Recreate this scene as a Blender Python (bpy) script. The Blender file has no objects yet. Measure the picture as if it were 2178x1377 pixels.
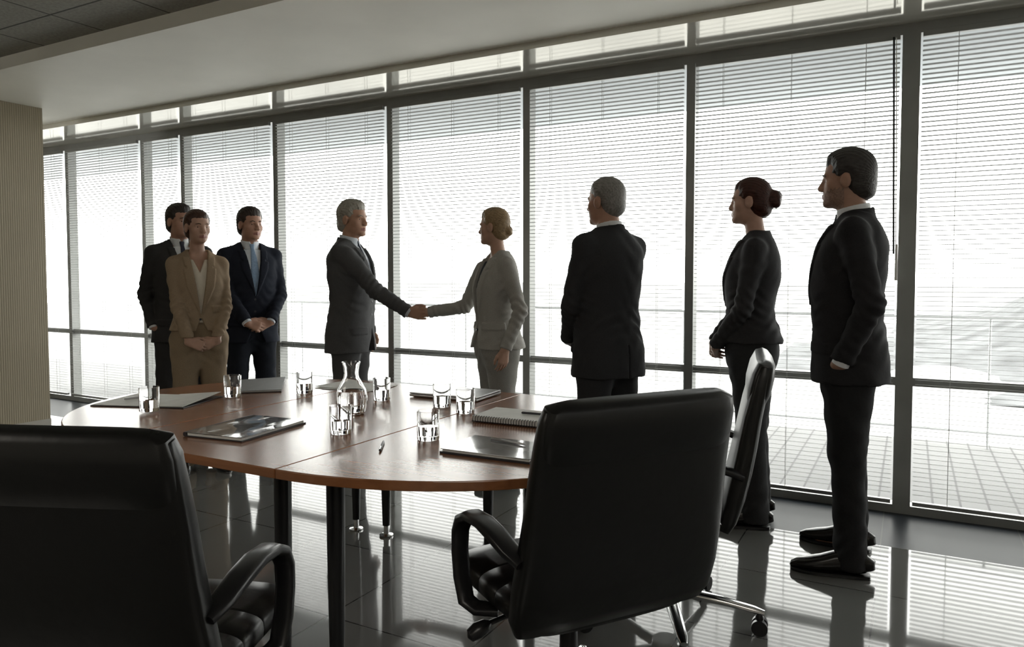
import bpy, bmesh, math, random
import numpy as np
from mathutils import Vector, Matrix
random.seed(4)
sc = bpy.context.scene; COL = sc.collection
PI = math.pi
# ------------------------------------------------------------------ camera
FPX = 1560.0; H0 = 1.28; YAW = math.radians(28.5); TILT = math.radians(2.5); PPY = 655.0
cam = bpy.data.cameras.new('camera'); co = bpy.data.objects.new('camera', cam); COL.objects.link(co)
co.location = (0, 0, H0); co.rotation_euler = (PI/2 - TILT, 0, YAW)
cam.sensor_width = 36; cam.lens = 36*FPX/2178; cam.shift_y = (PPY-688.5)/2178; cam.clip_start = .05; cam.clip_end = 2000
sc.camera = co
sc.view_settings.view_transform = 'Standard'
def at(u, v, z):
    a = (u-1089)/FPX; b = -(v-PPY)/FPX
    r = np.array([math.cos(YAW), math.sin(YAW), 0])
    f = np.array([-math.sin(YAW)*math.cos(TILT), math.cos(YAW)*math.cos(TILT), -math.sin(TILT)])
    up = np.array([-math.sin(YAW)*math.sin(TILT), math.cos(YAW)*math.sin(TILT), math.cos(TILT)])
    d = r*a + up*b + f
    t = (z-H0)/d[2]
    return d*t + np.array([0, 0, H0])
# ------------------------------------------------------------------ materials
def mat(name, col, rough=.5, metal=0, spec=.5, noise=None, bump=None, trans=0, ior=1.45, coat=0, sheen=0, nscale=(1, 1, 1)):
    m = bpy.data.materials.new(name); m.use_nodes = True
    nt = m.node_tree; b = nt.nodes['Principled BSDF']
    c = (*col, 1)
    b.inputs['Base Color'].default_value = c; b.inputs['Roughness'].default_value = rough
    b.inputs['Metallic'].default_value = metal; b.inputs['Specular IOR Level'].default_value = spec
    b.inputs['Transmission Weight'].default_value = trans; b.inputs['IOR'].default_value = ior
    b.inputs['Coat Weight'].default_value = coat; b.inputs['Coat Roughness'].default_value = .05
    b.inputs['Sheen Weight'].default_value = sheen
    tc = nt.nodes.new('ShaderNodeTexCoord'); mp = nt.nodes.new('ShaderNodeMapping'); mp.inputs['Scale'].default_value = nscale
    nt.links.new(tc.outputs['Object'], mp.inputs['Vector'])
    if noise:
        n = nt.nodes.new('ShaderNodeTexNoise'); n.inputs['Scale'].default_value = noise[0]; n.inputs['Detail'].default_value = 4
        nt.links.new(mp.outputs[0], n.inputs['Vector'])
        r = nt.nodes.new('ShaderNodeValToRGB'); a = noise[1]
        r.color_ramp.elements[0].position = .3; r.color_ramp.elements[1].position = .7
        r.color_ramp.elements[0].color = (*[x*(1-a) for x in col], 1); r.color_ramp.elements[1].color = (*[min(1, x*(1+a)) for x in col], 1)
        nt.links.new(n.outputs['Fac'], r.inputs[0]); nt.links.new(r.outputs[0], b.inputs['Base Color'])
    if bump:
        n = nt.nodes.new('ShaderNodeTexNoise'); n.inputs['Scale'].default_value = bump[0]; n.inputs['Detail'].default_value = 3
        nt.links.new(mp.outputs[0], n.inputs['Vector'])
        bp = nt.nodes.new('ShaderNodeBump'); bp.inputs['Strength'].default_value = bump[1]; bp.inputs['Distance'].default_value = bump[2] if len(bump) > 2 else .01
        nt.links.new(n.outputs['Fac'], bp.inputs['Height']); nt.links.new(bp.outputs[0], b.inputs['Normal'])
    return m
def tile_mat(name, c1, c2, mort, w, h, ms, rough, coat=0, spec=.5, loc=(0, 0, 0), rot=0, bump=0):
    m = bpy.data.materials.new(name); m.use_nodes = True; nt = m.node_tree; b = nt.nodes['Principled BSDF']
    tc = nt.nodes.new('ShaderNodeTexCoord'); mp = nt.nodes.new('ShaderNodeMapping'); mp.inputs['Location'].default_value = loc; mp.inputs['Rotation'].default_value = (0, 0, rot)
    br = nt.nodes.new('ShaderNodeTexBrick'); br.offset = 0; br.inputs['Scale'].default_value = 1
    br.inputs['Color1'].default_value = (*c1, 1); br.inputs['Color2'].default_value = (*c2, 1); br.inputs['Mortar'].default_value = (*mort, 1)
    br.inputs['Brick Width'].default_value = w; br.inputs['Row Height'].default_value = h; br.inputs['Mortar Size'].default_value = ms; br.inputs['Mortar Smooth'].default_value = 0
    nt.links.new(tc.outputs['Object'], mp.inputs[0]); nt.links.new(mp.outputs[0], br.inputs['Vector']); 
    n = nt.nodes.new('ShaderNodeTexNoise'); n.inputs['Scale'].default_value = 60 if bump else 3; n.inputs['Detail'].default_value = 4
    nt.links.new(tc.outputs['Object'], n.inputs['Vector'])
    mx = nt.nodes.new('ShaderNodeMixRGB'); mx.blend_type = 'MULTIPLY'; mx.inputs[0].default_value = .6 if bump else .25
    nt.links.new(br.outputs['Color'], mx.inputs[1]); nt.links.new(n.outputs['Fac'], mx.inputs[2])
    nt.links.new(mx.outputs[0], b.inputs['Base Color'])
    b.inputs['Roughness'].default_value = rough; b.inputs['Coat Weight'].default_value = coat; b.inputs['Coat Roughness'].default_value = .03; b.inputs['Specular IOR Level'].default_value = spec
    return m
M = {}
M['leather'] = mat('black_leather', (.005, .005, .0048), .34, spec=.5, bump=(28, .10, .006))
M['blackplastic'] = mat('black_plastic', (.010, .010, .011), .28)
M['chrome'] = mat('chrome', (.75, .75, .75), .14, 1)
M['alu'] = mat('window_aluminium', (.27, .275, .265), .4, .2, noise=(4, .1))
M['glass'] = mat('clear_glass', (1, 1, 1), .0, trans=1, ior=1.45)
M['water'] = mat('water', (1, 1, 1), .0, trans=1, ior=1.33)
M['paper'] = mat('white_paper', (.78, .78, .75), .6, noise=(20, .06))
M['plaster'] = mat('soffit_plaster', (.87, .85, .77), .5, noise=(1.6, .05))
M['strip'] = mat('glossy_white_panel', (.70, .68, .62), .10, .5, noise=(2, .03))
M['wallp'] = mat('warm_grey_wall_paint', (.42, .395, .35), .7, noise=(2, .06))
M['silver'] = mat('laptop_silver', (.5, .5, .51), .35, .8, noise=(40, .05))
M['greycover'] = mat('grey_card', (.30, .31, .32), .4, noise=(40, .05))
M['dark'] = mat('dark_cover', (.03, .03, .035), .35, noise=(30, .2))
M['eye'] = mat('eye_white', (.6, .58, .55), .2); M['iris'] = mat('eye_iris', (.03, .02, .015), .1)
M['lip'] = mat('lip', (.31, .135, .11), .45)
M['overhang'] = mat('overhang_paint', (.30, .32, .335), .7, noise=(1, .05))
M['rail'] = mat('railing_metal', (.80, .81, .82), .5, .0, noise=(5, .05))
M['cord'] = mat('blind_cord', (.5, .5, .5), .8, noise=(50, .05))
M['ctile'] = tile_mat('ceiling_tiles', (.46, .45, .40), (.44, .43, .385), (.10, .10, .09), .6, .6, .006, .8, bump=1)
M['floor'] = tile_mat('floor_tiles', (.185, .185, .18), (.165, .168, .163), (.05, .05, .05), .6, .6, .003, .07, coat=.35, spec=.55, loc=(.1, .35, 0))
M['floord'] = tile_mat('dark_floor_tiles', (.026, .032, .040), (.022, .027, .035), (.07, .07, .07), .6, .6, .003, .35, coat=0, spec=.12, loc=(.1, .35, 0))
M['deck'] = tile_mat('deck_boards', (.165, .165, .165), (.145, .145, .147), (.04, .04, .042), .14, 40, .006, .7)
# blind slats : diffuse + translucent
m = bpy.data.materials.new('blind_slat'); m.use_nodes = True; nt = m.node_tree; nt.nodes.clear()
o_ = nt.nodes.new('ShaderNodeOutputMaterial'); mx = nt.nodes.new('ShaderNodeMixShader'); d1 = nt.nodes.new('ShaderNodeBsdfDiffuse'); d2 = nt.nodes.new('ShaderNodeBsdfTranslucent')
d1.inputs[0].default_value = (.52, .525, .52, 1); d2.inputs[0].default_value = (.38, .385, .38, 1); mx.inputs[0].default_value = .5
nt.links.new(d1.outputs[0], mx.inputs[1]); nt.links.new(d2.outputs[0], mx.inputs[2]); nt.links.new(mx.outputs[0], o_.inputs[0]); M['slat'] = m
# thin window glass
m = bpy.data.materials.new('window_glass'); m.use_nodes = True; nt = m.node_tree; nt.nodes.clear()
o_ = nt.nodes.new('ShaderNodeOutputMaterial'); mx = nt.nodes.new('ShaderNodeMixShader'); d1 = nt.nodes.new('ShaderNodeBsdfTransparent'); d2 = nt.nodes.new('ShaderNodeBsdfGlossy')
d1.inputs[0].default_value = (.95, .97, .96, 1); d2.inputs['Roughness'].default_value = .02; mx.inputs[0].default_value = .04
nt.links.new(d1.outputs[0], mx.inputs[1]); nt.links.new(d2.outputs[0], mx.inputs[2]); nt.links.new(mx.outputs[0], o_.inputs[0]); M['pane'] = m
# wood
def wood(name, c1, c2, sc3, rough, coat):
    m = bpy.data.materials.new(name); m.use_nodes = True; nt = m.node_tree; b = nt.nodes['Principled BSDF']
    tc = nt.nodes.new('ShaderNodeTexCoord'); mp = nt.nodes.new('ShaderNodeMapping'); mp.inputs['Scale'].default_value = sc3
    n = nt.nodes.new('ShaderNodeTexNoise'); n.inputs['Scale'].default_value = 4; n.inputs['Detail'].default_value = 8; n.inputs['Distortion'].default_value = .6
    r = nt.nodes.new('ShaderNodeValToRGB'); r.color_ramp.elements[0].color = (*c1, 1); r.color_ramp.elements[1].color = (*c2, 1); r.color_ramp.elements[0].position = .3; r.color_ramp.elements[1].position = .7
    nt.links.new(tc.outputs['Object'], mp.inputs[0]); nt.links.new(mp.outputs[0], n.inputs['Vector']); nt.links.new(n.outputs['Fac'], r.inputs[0]); nt.links.new(r.outputs[0], b.inputs['Base Color'])
    b.inputs['Roughness'].default_value = rough; b.inputs['Coat Weight'].default_value = coat; b.inputs['Coat Roughness'].default_value = .2
    return m
M['wood'] = wood('cherry_wood', (.27, .105, .042), (.335, .135, .055), (1.2, 14, 14), .26, .5)
# ribbed wall covering
m = mat('ribbed_wall_covering', (.5, .44, .31), .6); nt = m.node_tree; b = nt.nodes['Principled BSDF']
tc = nt.nodes.new('ShaderNodeTexCoord'); w = nt.nodes.new('ShaderNodeTexWave'); w.bands_direction = 'Y'; w.inputs['Scale'].default_value = 19; w.inputs['Distortion'].default_value = .5
r = nt.nodes.new('ShaderNodeValToRGB'); r.color_ramp.elements[0].color = (.26, .22, .152, 1); r.color_ramp.elements[1].color = (.32, .275, .195, 1)
nt.links.new(tc.outputs['Object'], w.inputs['Vector']); nt.links.new(w.outputs['Fac'], r.inputs[0]); nt.links.new(r.outputs[0], b.inputs['Base Color'])
bp = nt.nodes.new('ShaderNodeBump'); bp.inputs['Strength'].default_value = .3; bp.inputs['Distance'].default_value = .004
nt.links.new(w.outputs['Fac'], bp.inputs['Height']); nt.links.new(bp.outputs[0], b.inputs['Normal']); M['ribbed'] = m
# ------------------------------------------------------------------ object helpers
def link(o, parent=None):
    COL.objects.link(o)
    if parent is not None: o.parent = parent
    return o
def tag(o, label=None, cat=None, group=None, kind=None):
    if label: o['label'] = label
    if cat: o['category'] = cat
    if group: o['group'] = group
    if kind: o['kind'] = kind
    return o
def empty(name, loc=(0, 0, 0), rz=0):
    o = bpy.data.objects.new(name, None); o.empty_display_size = .1; COL.objects.link(o); o.location = loc; o.rotation_euler = (0, 0, rz); return o
def copy_tree(o, parent=None):
    c = o.copy(); COL.objects.link(c)
    if parent is not None: c.parent = parent
    for ch in list(o.children): copy_tree(ch, c)
    return c
class MB:
    def __init__(s): s.v = []; s.f = []
    def add(s, vs, fs):
        n = len(s.v); s.v += [tuple(map(float, p)) for p in vs]; s.f += [tuple(i+n for i in f) for f in fs]; return s
    def box(s, lo, hi, rz=0, c=None):
        x0, y0, z0 = lo; x1, y1, z1 = hi
        vs = [(x0, y0, z0), (x1, y0, z0), (x1, y1, z0), (x0, y1, z0), (x0, y0, z1), (x1, y0, z1), (x1, y1, z1), (x0, y1, z1)]
        return s.add(vs, [(0, 3, 2, 1), (4, 5, 6, 7), (0, 1, 5, 4), (1, 2, 6, 5), (2, 3, 7, 6), (3, 0, 4, 7)])
    def loft(s, pts, hw, ht, n=2.0, seg=24, side=None):
        pts = [np.array(p, float) for p in pts]; N = len(pts); vs = []; fs = []
        for i, p in enumerate(pts):
            t = pts[min(i+1, N-1)] - pts[max(i-1, 0)]; t /= np.linalg.norm(t)+1e-12
            if side is None:
                a = np.array([1., 0, 0]) if abs(t[0]) < .8 else np.array([0, 1., 0])
            else: a = np.array(side, float)
            a = a - t*np.dot(a, t); a /= np.linalg.norm(a); b = np.cross(t, a)
            for k in range(seg):
                q = 2*PI*k/seg; c, d = math.cos(q), math.sin(q)
                vs.append(p + a*hw[i]*math.copysign(abs(c)**(2/n), c) + b*ht[i]*math.copysign(abs(d)**(2/n), d))
        for i in range(N-1):
            for k in range(seg):
                fs.append((i*seg+k, i*seg+(k+1) % seg, (i+1)*seg+(k+1) % seg, (i+1)*seg+k))
        fs.append(tuple(range(seg))[::-1]); fs.append(tuple((N-1)*seg+k for k in range(seg)))
        return s.add(vs, fs)
    def tube(s, p0, p1, r0, r1=None, seg=16):
        r1 = r0 if r1 is None else r1
        return s.loft([p0, p1], [r0, r1], [r0, r1], 2, seg)
    def lathe(s, prof, seg=32, c=(0, 0, 0), closed=False):
        vs = []; fs = []; N = len(prof)
        for r, z in prof:
            for k in range(seg):
                q = 2*PI*k/seg; vs.append((c[0]+max(r, 1e-5)*math.cos(q), c[1]+max(r, 1e-5)*math.sin(q), c[2]+z))
        for i in range(N-1):
            for k in range(seg): fs.append((i*seg+k, i*seg+(k+1) % seg, (i+1)*seg+(k+1) % seg, (i+1)*seg+k))
        if not closed:
            fs.append(tuple(range(seg))[::-1]); fs.append(tuple((N-1)*seg+k for k in range(seg)))
        return s.add(vs, fs)
    def prism(s, ol, z0, z1):
        n = len(ol); vs = [(x, y, z0) for x, y in ol]+[(x, y, z1) for x, y in ol]
        fs = [tuple(range(n))[::-1], tuple(range(n, 2*n))]+[(i, (i+1) % n, n+(i+1) % n, n+i) for i in range(n)]
        return s.add(vs, fs)
    def build(s, name, m, parent=None, smooth=False, bevel=0, kind=None, recalc=True):
        me = bpy.data.meshes.new(name); me.from_pydata(s.v, [], s.f)
        if recalc:
            bm = bmesh.new(); bm.from_mesh(me); bmesh.ops.recalc_face_normals(bm, faces=bm.faces); bm.to_mesh(me); bm.free()
        me.materials.append(m)
        if smooth:
            me.polygons.foreach_set('use_smooth', [True]*len(me.polygons)); me.set_sharp_from_angle(angle=math.radians(42))
        o = link(bpy.data.objects.new(name, me), parent)
        if bevel:
            b = o.modifiers.new('bevel', 'BEVEL'); b.width = bevel; b.segments = 2; b.limit_method = 'ANGLE'
        if kind: o['kind'] = kind
        return o
# ------------------------------------------------------------------ SDF sculpting
class Field:
    def __init__(s, lo, hi, h, zs=None):
        s.x = np.arange(lo[0], hi[0]+h, h).astype(np.float32); s.y = np.arange(lo[1], hi[1]+h, h).astype(np.float32)
        s.z = (np.arange(lo[2], hi[2]+h, h) if zs is None else zs).astype(np.float32)
        s.F = np.full((len(s.x), len(s.y), len(s.z)), 1.0, np.float32)
    def put(s, prim, k=.01, op='u'):
        fn, lo, hi = prim; m = k+.012
        i0, i1 = np.searchsorted(s.x, lo[0]-m), np.searchsorted(s.x, hi[0]+m)
        j0, j1 = np.searchsorted(s.y, lo[1]-m), np.searchsorted(s.y, hi[1]+m)
        k0, k1 = np.searchsorted(s.z, lo[2]-m), np.searchsorted(s.z, hi[2]+m)
        if i1 <= i0 or j1 <= j0 or k1 <= k0: return
        d = fn(s.x[i0:i1, None, None], s.y[None, j0:j1, None], s.z[None, None, k0:k1])
        A = s.F[i0:i1, j0:j1, k0:k1]
        if op == 'u': s.F[i0:i1, j0:j1, k0:k1] = smin(A, d, k)
        else: s.F[i0:i1, j0:j1, k0:k1] = -smin(-A, d, k)
    def all(s): return s.x[:, None, None], s.y[None, :, None], s.z[None, None, :]
    def mesh(s, it=1):
        F = s.F; F[0] = F[-1] = 1; F[:, 0] = F[:, -1] = 1; F[:, :, 0] = F[:, :, -1] = 1
        ins = F < 0
        S = np.zeros([n-1 for n in F.shape], np.int8)
        for a in (0, 1):
            for b in (0, 1):
                for c in (0, 1):
                    S += ins[a:F.shape[0]-1+a, b:F.shape[1]-1+b, c:F.shape[2]-1+c]
        act = (S > 0) & (S < 8); I, J, K = np.nonzero(act); n = len(I)
        idm = np.full(S.shape, -1, np.int32); idm[act] = np.arange(n)
        acc = np.zeros((n, 3)); cnt = np.zeros(n)
        X, Y, Z = s.x, s.y, s.z
        for ax in range(3):
            for p in (0, 1):
                for q in (0, 1):
                    o0 = [0, 0, 0]; o0[(ax+1) % 3] = p; o0[(ax+2) % 3] = q; o1 = list(o0); o1[ax] = 1
                    a = F[I+o0[0], J+o0[1], K+o0[2]]; b = F[I+o1[0], J+o1[1], K+o1[2]]
                    c = (a < 0) != (b < 0); t = np.where(c, a/np.where(c, a-b, 1), 0)
                    P0 = np.stack([X[I+o0[0]], Y[J+o0[1]], Z[K+o0[2]]], 1); P1 = np.stack([X[I+o1[0]], Y[J+o1[1]], Z[K+o1[2]]], 1)
                    acc += np.where(c[:, None], P0+(P1-P0)*t[:, None], 0); cnt += c
        V = acc/cnt[:, None]
        Q = []
        for ax in range(3):
            b_, c_ = (ax+1) % 3, (ax+2) % 3
            sl0 = [slice(1, -1)]*3; sl1 = [slice(1, -1)]*3; sl0[ax] = slice(0, -1); sl1[ax] = slice(1, None)
            A = ins[tuple(sl0)]; B = ins[tuple(sl1)]
            idx = np.array(np.nonzero(A != B)); fl = A[tuple(idx)]
            idx[b_] += 1; idx[c_] += 1
            def cell(db, dc):
                q = idx.copy(); q[b_] += db; q[c_] += dc; return idm[tuple(q)]
            q = np.stack([cell(-1, -1), cell(0, -1), cell(0, 0), cell(-1, 0)], 1)
            q[~fl] = q[~fl][:, ::-1]; Q.append(q)
        Q = np.concatenate(Q); Q = Q[(Q >= 0).all(1)]
        for _ in range(it):
            i = Q.ravel(); j = Q[:, [1, 2, 3, 0]].ravel(); c = np.bincount(i, minlength=n)+np.bincount(j, minlength=n); W = np.zeros_like(V)
            for a in range(3): W[:, a] = np.bincount(i, V[j, a], n)+np.bincount(j, V[i, a], n)
            V = V*.5 + .5*W/np.maximum(c, 1)[:, None]
        return V, Q
def smin(a, b, k):
    if k <= 0: return np.minimum(a, b)
    h = np.clip(.5+.5*(a-b)/k, 0, 1)
    return a*(1-h)+b*h-k*h*(1-h)
def cone(a, b, ra, rb, flat=False):
    a = np.array(a, float); b = np.array(b, float); ba = b-a; L2 = float(ba@ba)+1e-12; u = ba/math.sqrt(L2)
    def fn(X, Y, Z):
        px, py, pz = X-a[0], Y-a[1], Z-a[2]
        tt = (px*ba[0]+py*ba[1]+pz*ba[2])/L2; t = np.clip(tt, 0, 1)
        d = np.sqrt((px-t*ba[0])**2+(py-t*ba[1])**2+(pz-t*ba[2])**2)-(ra+(rb-ra)*t)
        if flat: d = np.maximum(d, (tt-1)*math.sqrt(L2))
        return d
    R = max(ra, rb)
    return fn, np.minimum(a, b)-R, np.maximum(a, b)+R
def ell(c, r, R=None):
    c = np.array(c, float); r = np.array(r, float)
    def fn(X, Y, Z):
        x, y, z = X-c[0], Y-c[1], Z-c[2]
        if R is not None: x, y, z = R[0, 0]*x+R[1, 0]*y+R[2, 0]*z, R[0, 1]*x+R[1, 1]*y+R[2, 1]*z, R[0, 2]*x+R[1, 2]*y+R[2, 2]*z
        k0 = np.sqrt((x/r[0])**2+(y/r[1])**2+(z/r[2])**2); k1 = np.sqrt((x/r[0]**2)**2+(y/r[1]**2)**2+(z/r[2]**2)**2)
        return k0*(k0-1)/(k1+1e-6)
    m = r if R is None else np.full(3, r.max())
    return fn, c-m, c+m
class Prof:
    def __init__(s, z, ax, ay, cy):
        s.zz = np.linspace(z[0], z[-1], 240); w = np.ones(17)/17
        def sm(v):
            d = np.interp(s.zz, z, v); e = np.concatenate([np.full(8, d[0]), d, np.full(8, d[-1])]); return np.convolve(e, w, 'valid')
        s.ax, s.ay, s.cy = sm(ax), sm(ay), sm(cy)
    def get(s, Z): return np.interp(Z, s.zz, s.ax), np.interp(Z, s.zz, s.ay), np.interp(Z, s.zz, s.cy)
    def loft(s, z0, z1, off=0, n=2.35):
        def fn(X, Y, Z):
            ax, ay, cy = s.get(Z); ax = ax+off; ay = ay+off
            r = (np.abs(X/ax)**n+np.abs((Y-cy)/ay)**n)**(1/n)
            d = (r-1)*np.minimum(ax, ay)
            return np.maximum(d, np.maximum(z0-Z, Z-z1)).astype(np.float32)
        return fn, np.array([-s.ax.max()-off, -.23-off, z0]), np.array([s.ax.max()+off, .23+off, z1])
def mesh_np(name, V, Q, mats, parent=None, mi=None):
    me = bpy.data.meshes.new(name); me.vertices.add(len(V)); me.vertices.foreach_set('co', np.ascontiguousarray(V, np.float32).ravel())
    nl = len(Q)*4; me.loops.add(nl); me.loops.foreach_set('vertex_index', np.ascontiguousarray(Q, np.int32).ravel())
    me.polygons.add(len(Q)); me.polygons.foreach_set('loop_start', np.arange(0, nl, 4, dtype=np.int32))
    for m in mats: me.materials.append(m)
    if mi is not None: me.polygons.foreach_set('material_index', mi.astype(np.int32))
    me.update(calc_edges=True); me.validate()
    me.polygons.foreach_set('use_smooth', [True]*len(me.polygons))
    return link(bpy.data.objects.new(name, me), parent)
# ------------------------------------------------------------------ people
ZP = [.60, .80, .90, 1.0, 1.08, 1.18, 1.28, 1.385, 1.447, 1.493, 1.53]
CY = [-.004, -.012, -.012, -.004, .006, .008, -.002, -.014, -.022, -.024, -.022]
PM = Prof(ZP, [.206, .200, .194, .184, .178, .184, .194, .197, .172, .112, .068], [.160, .160, .156, .146, .141, .146, .150, .140, .113, .085, .06], CY)
PF = Prof(ZP, [.225, .222, .212, .180, .154, .155, .166, .164, .142, .092, .055], [.182, .178, .168, .138, .117, .126, .144, .122, .098, .075, .05], CY)
ZT_ = [.70, .76, .84, .90, .96, 1.02, 1.06]
TM = Prof(ZT_, [.10, .145, .172, .176, .172, .166, .160], [.04, .080, .122, .138, .136, .128, .124], [-.006]*7)
TF = Prof(ZT_, [.10, .148, .174, .179, .168, .152, .145], [.04, .082, .122, .136, .130, .115, .108], [-.006]*7)
nrm = lambda v: np.asarray(v, float)/np.linalg.norm(v)
def ik(sh, wr, L1, L2, hint):
    sh, wr = np.array(sh, float), np.array(wr, float); d = wr-sh; D = np.linalg.norm(d); u = d/D
    if D > (L1+L2)*.995: D = (L1+L2)*.995; wr = sh+u*D
    a = (L1*L1-L2*L2+D*D)/(2*D); h = math.sqrt(max(L1*L1-a*a, 0)); q = np.array(hint, float); q = q-u*(q@u); q = nrm(q)
    return sh+u*a+q*h, wr
def hand(F, wr, f, n, s, curl, sc_=1):
    f = nrm(f); n = np.array(n, float); n = nrm(n-f*(n@f)); t = np.cross(f, n)*s
    P = lambda a, b, c: wr+(f*a+t*b+n*c)*sc_
    for off, L, pl in ((.030, .074, .088), (.0105, .083, .092), (-.010, .077, .088), (-.028, .060, .080)):
        root = P(pl, off, 0); F.put(cone(P(-.01, off*.5, 0), root, .016*sc_, .0118*sc_), .012)
        p = root; ang = 0; r = .0092*sc_
        for q, c in zip((.46, .30, .24), curl):
            ang += c; d = f*math.cos(ang)+n*math.sin(ang)+t*off*1.3
            e = p+nrm(d)*L*q*sc_; F.put(cone(p, e, r, r-.0009), .003); p = e; r -= .0009
    a, b, c, e = P(.015, .02, .008), P(.050, .046, .014), P(.080, .054, .020), P(.104, .050, .028)
    F.put(cone(a, b, .017*sc_, .013*sc_), .012); F.put(cone(b, c, .012*sc_, .0105*sc_), .004); F.put(cone(c, e, .0105*sc_, .0085*sc_), .004)
def folds(X, Y, Z, a):
    return (a*(np.sin(30*Z+14*X+2.2*np.sin(19*Y+7*Z))*np.sin(22*X+11*Y+3)+.6*np.sin(50*Z-23*Y+2*np.sin(31*X)+16*X))).astype(np.float32)
def local_folds(Fd, c, axis, rad, amp, freq, ph):
    lo = c-rad*2; hi = c+rad*2
    i0, i1 = np.searchsorted(Fd.x, lo[0]), np.searchsorted(Fd.x, hi[0]); j0, j1 = np.searchsorted(Fd.y, lo[1]), np.searchsorted(Fd.y, hi[1]); k0, k1 = np.searchsorted(Fd.z, lo[2]), np.searchsorted(Fd.z, hi[2])
    if i1 <= i0 or j1 <= j0 or k1 <= k0: return
    X, Y, Z = Fd.x[i0:i1, None, None]-c[0], Fd.y[None, j0:j1, None]-c[1], Fd.z[None, None, k0:k1]-c[2]
    w = np.exp(-(X*X+Y*Y+Z*Z)/rad**2); s = X*axis[0]+Y*axis[1]+Z*axis[2]
    Fd.F[i0:i1, j0:j1, k0:k1] += (amp*w*np.sin(freq*s+ph+2.5*np.sin(22*X+31*Y+9*Z)+30*(Y-X))).astype(np.float32)
def fabric(name, col): return mat(name, col, .85, sheen=0, spec=.2, noise=(200, .10), bump=(16, .14, .02))
def person(label, pos, heading, H, female, hem, poses, jcol, tcol, shirt, skin, hair, look, tie=None, pitch=0, h=.0048, beard=False, zb=1.12, chz=.945, st=1.0):
    ah = math.atan2(heading[1], heading[0])-PI/2; S = H/1.80
    root = empty('person', (pos[0], pos[1], 0), ah); root.scale = (S, S, S); tag(root, label, 'person')
    ca, sa = math.cos(ah), math.sin(ah)
    def toL(P):
        dx, dy = P[0]-pos[0], P[1]-pos[1]; return np.array([(dx*ca+dy*sa)/S, (-dx*sa+dy*ca)/S, P[2]/S])
    def dirL(d): return np.array([d[0]*ca+d[1]*sa, -d[0]*sa+d[1]*ca, d[2]])
    al = math.atan2(look[1], look[0])-PI/2-ah
    Rz = np.array([[math.cos(al), -math.sin(al), 0], [math.sin(al), math.cos(al), 0], [0, 0, 1]])
    Rx = np.array([[1, 0, 0], [0, math.cos(pitch), -math.sin(pitch)], [0, math.sin(pitch), math.cos(pitch)]])
    R = Rz@Rx; hs = .97 if female else 1.02
    ho = np.array([0, .018, 1.80-.133*hs])
    HP = lambda x, y, z: ho+R@(np.array([x, y, z])*hs)
    PR = PF if female else PM
    shx = .150 if female else .178
    FY = -.036                                   # ankles sit a little behind the chest line
    KX = .095+.05*(st-1); AX = .106*st           # knee and ankle spread
    arms = {}
    for s in (1, -1):
        p = poses[s]; sh = np.array([s*shx, -.02, 1.418 if not female else 1.413])
        if p[0] == 'clasp':
            fy = .205 if not female else .178
            wr = np.array([s*.088, fy+(.024 if s > 0 else -.006), chz-.005]); f = np.array([-s*.9, .03, -.36]); n = np.array([0, -1, -.1]); cu = (.5, .7, .5) if s > 0 else (.35, .6, .4); hint = (s, -.8, -.1)
        elif p[0] == 'hang':
            wr = np.array([s*(.245 if female else .262), .03, .89]); f = np.array([-s*.05, .14, -1]); n = np.array([-s, .15, 0]); cu = (.35, .45, .3); hint = (s*.4, -1, 0)
        elif p[0] == 'pocket':
            wr = np.array([s*.192, .015, .895]); f = np.array([-s*.75, .20, -1]); n = np.array([-s, .0, .3]); cu = (.2, .2, .2); hint = (s*p[1], -1, 0)
        else:
            sh = sh+np.array([0, .06, -.01])
            T = toL(p[1]); f = dirL(p[2]); n = dirL(p[3]); wr = T-nrm(f)*.066-nrm(n)*.0155; cu = (.5, .75, .5); hint = (s*.25, -.1, -1)
        el, wr = ik(sh, wr, .300, .264, hint); arms[s] = (sh, el, wr, f, n, cu)
    allp = np.array([q for s in arms for q in arms[s][:3]]+[arms[s][2]+nrm(arms[s][3])*.18 for s in arms])
    lo = np.minimum(allp.min(0)-.09, [-.26, -.24, -.02]); hi = np.maximum(allp.max(0)+.09, [.26, .24, 1.84])
    # ---- body : one continuous skin surface
    zs = np.concatenate([np.arange(-.02, .66, .013), np.arange(.66, 1.84, h)])
    F = Field(lo, hi, h, zs)
    F.put(PR.loft(.92, 1.50, -.040), .02)
    F.put(cone((0, -.02, 1.46), HP(0, -.016, -.06), .060 if not female else .05, .056 if not female else .045), .03)
    for s in (1, -1):
        sh, el, wr, f, n, cu = arms[s]
        F.put(cone((s*.05, -.018, 1.455), sh, .042, .042), .03)
        F.put(cone(sh, el, .042, .034), .02); F.put(cone(el, wr, .034, .027 if not female else .023), .015)
        hand(F, wr, f, n, s, cu, 1 if not female else .9)
        F.put(cone((s*.085, -.01, .90), (s*KX, -.012, .50), .068, .046), .02); F.put(cone((s*KX, -.012, .50), (s*AX, FY, .07), .046, .034), .015); F.put(cone((s*AX, FY, .045), (s*(AX+.012), FY+.15, .03), .03, .022), .02)
    # head
    F.put(ell(HP(0, -.012, .035), np.array([.076, .096, .086])*hs, R), .02)
    jw = .9 if female else 1
    F.put(ell(HP(0, .022, -.035), np.array([.064*jw, .066, .078])*hs, R), .02)
    F.put(ell(HP(0, .034, -.074), np.array([.051*jw, .048, .042])*hs, R), .02)
    F.put(ell(HP(0, .073, -.098), np.array([.024*jw, .017, .016])*hs, R), .02)
    F.put(cone(HP(-.030, .074, .017), HP(.030, .074, .017), .011*hs, .011*hs), .016)
    nz = .0 if not female else .004
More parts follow.
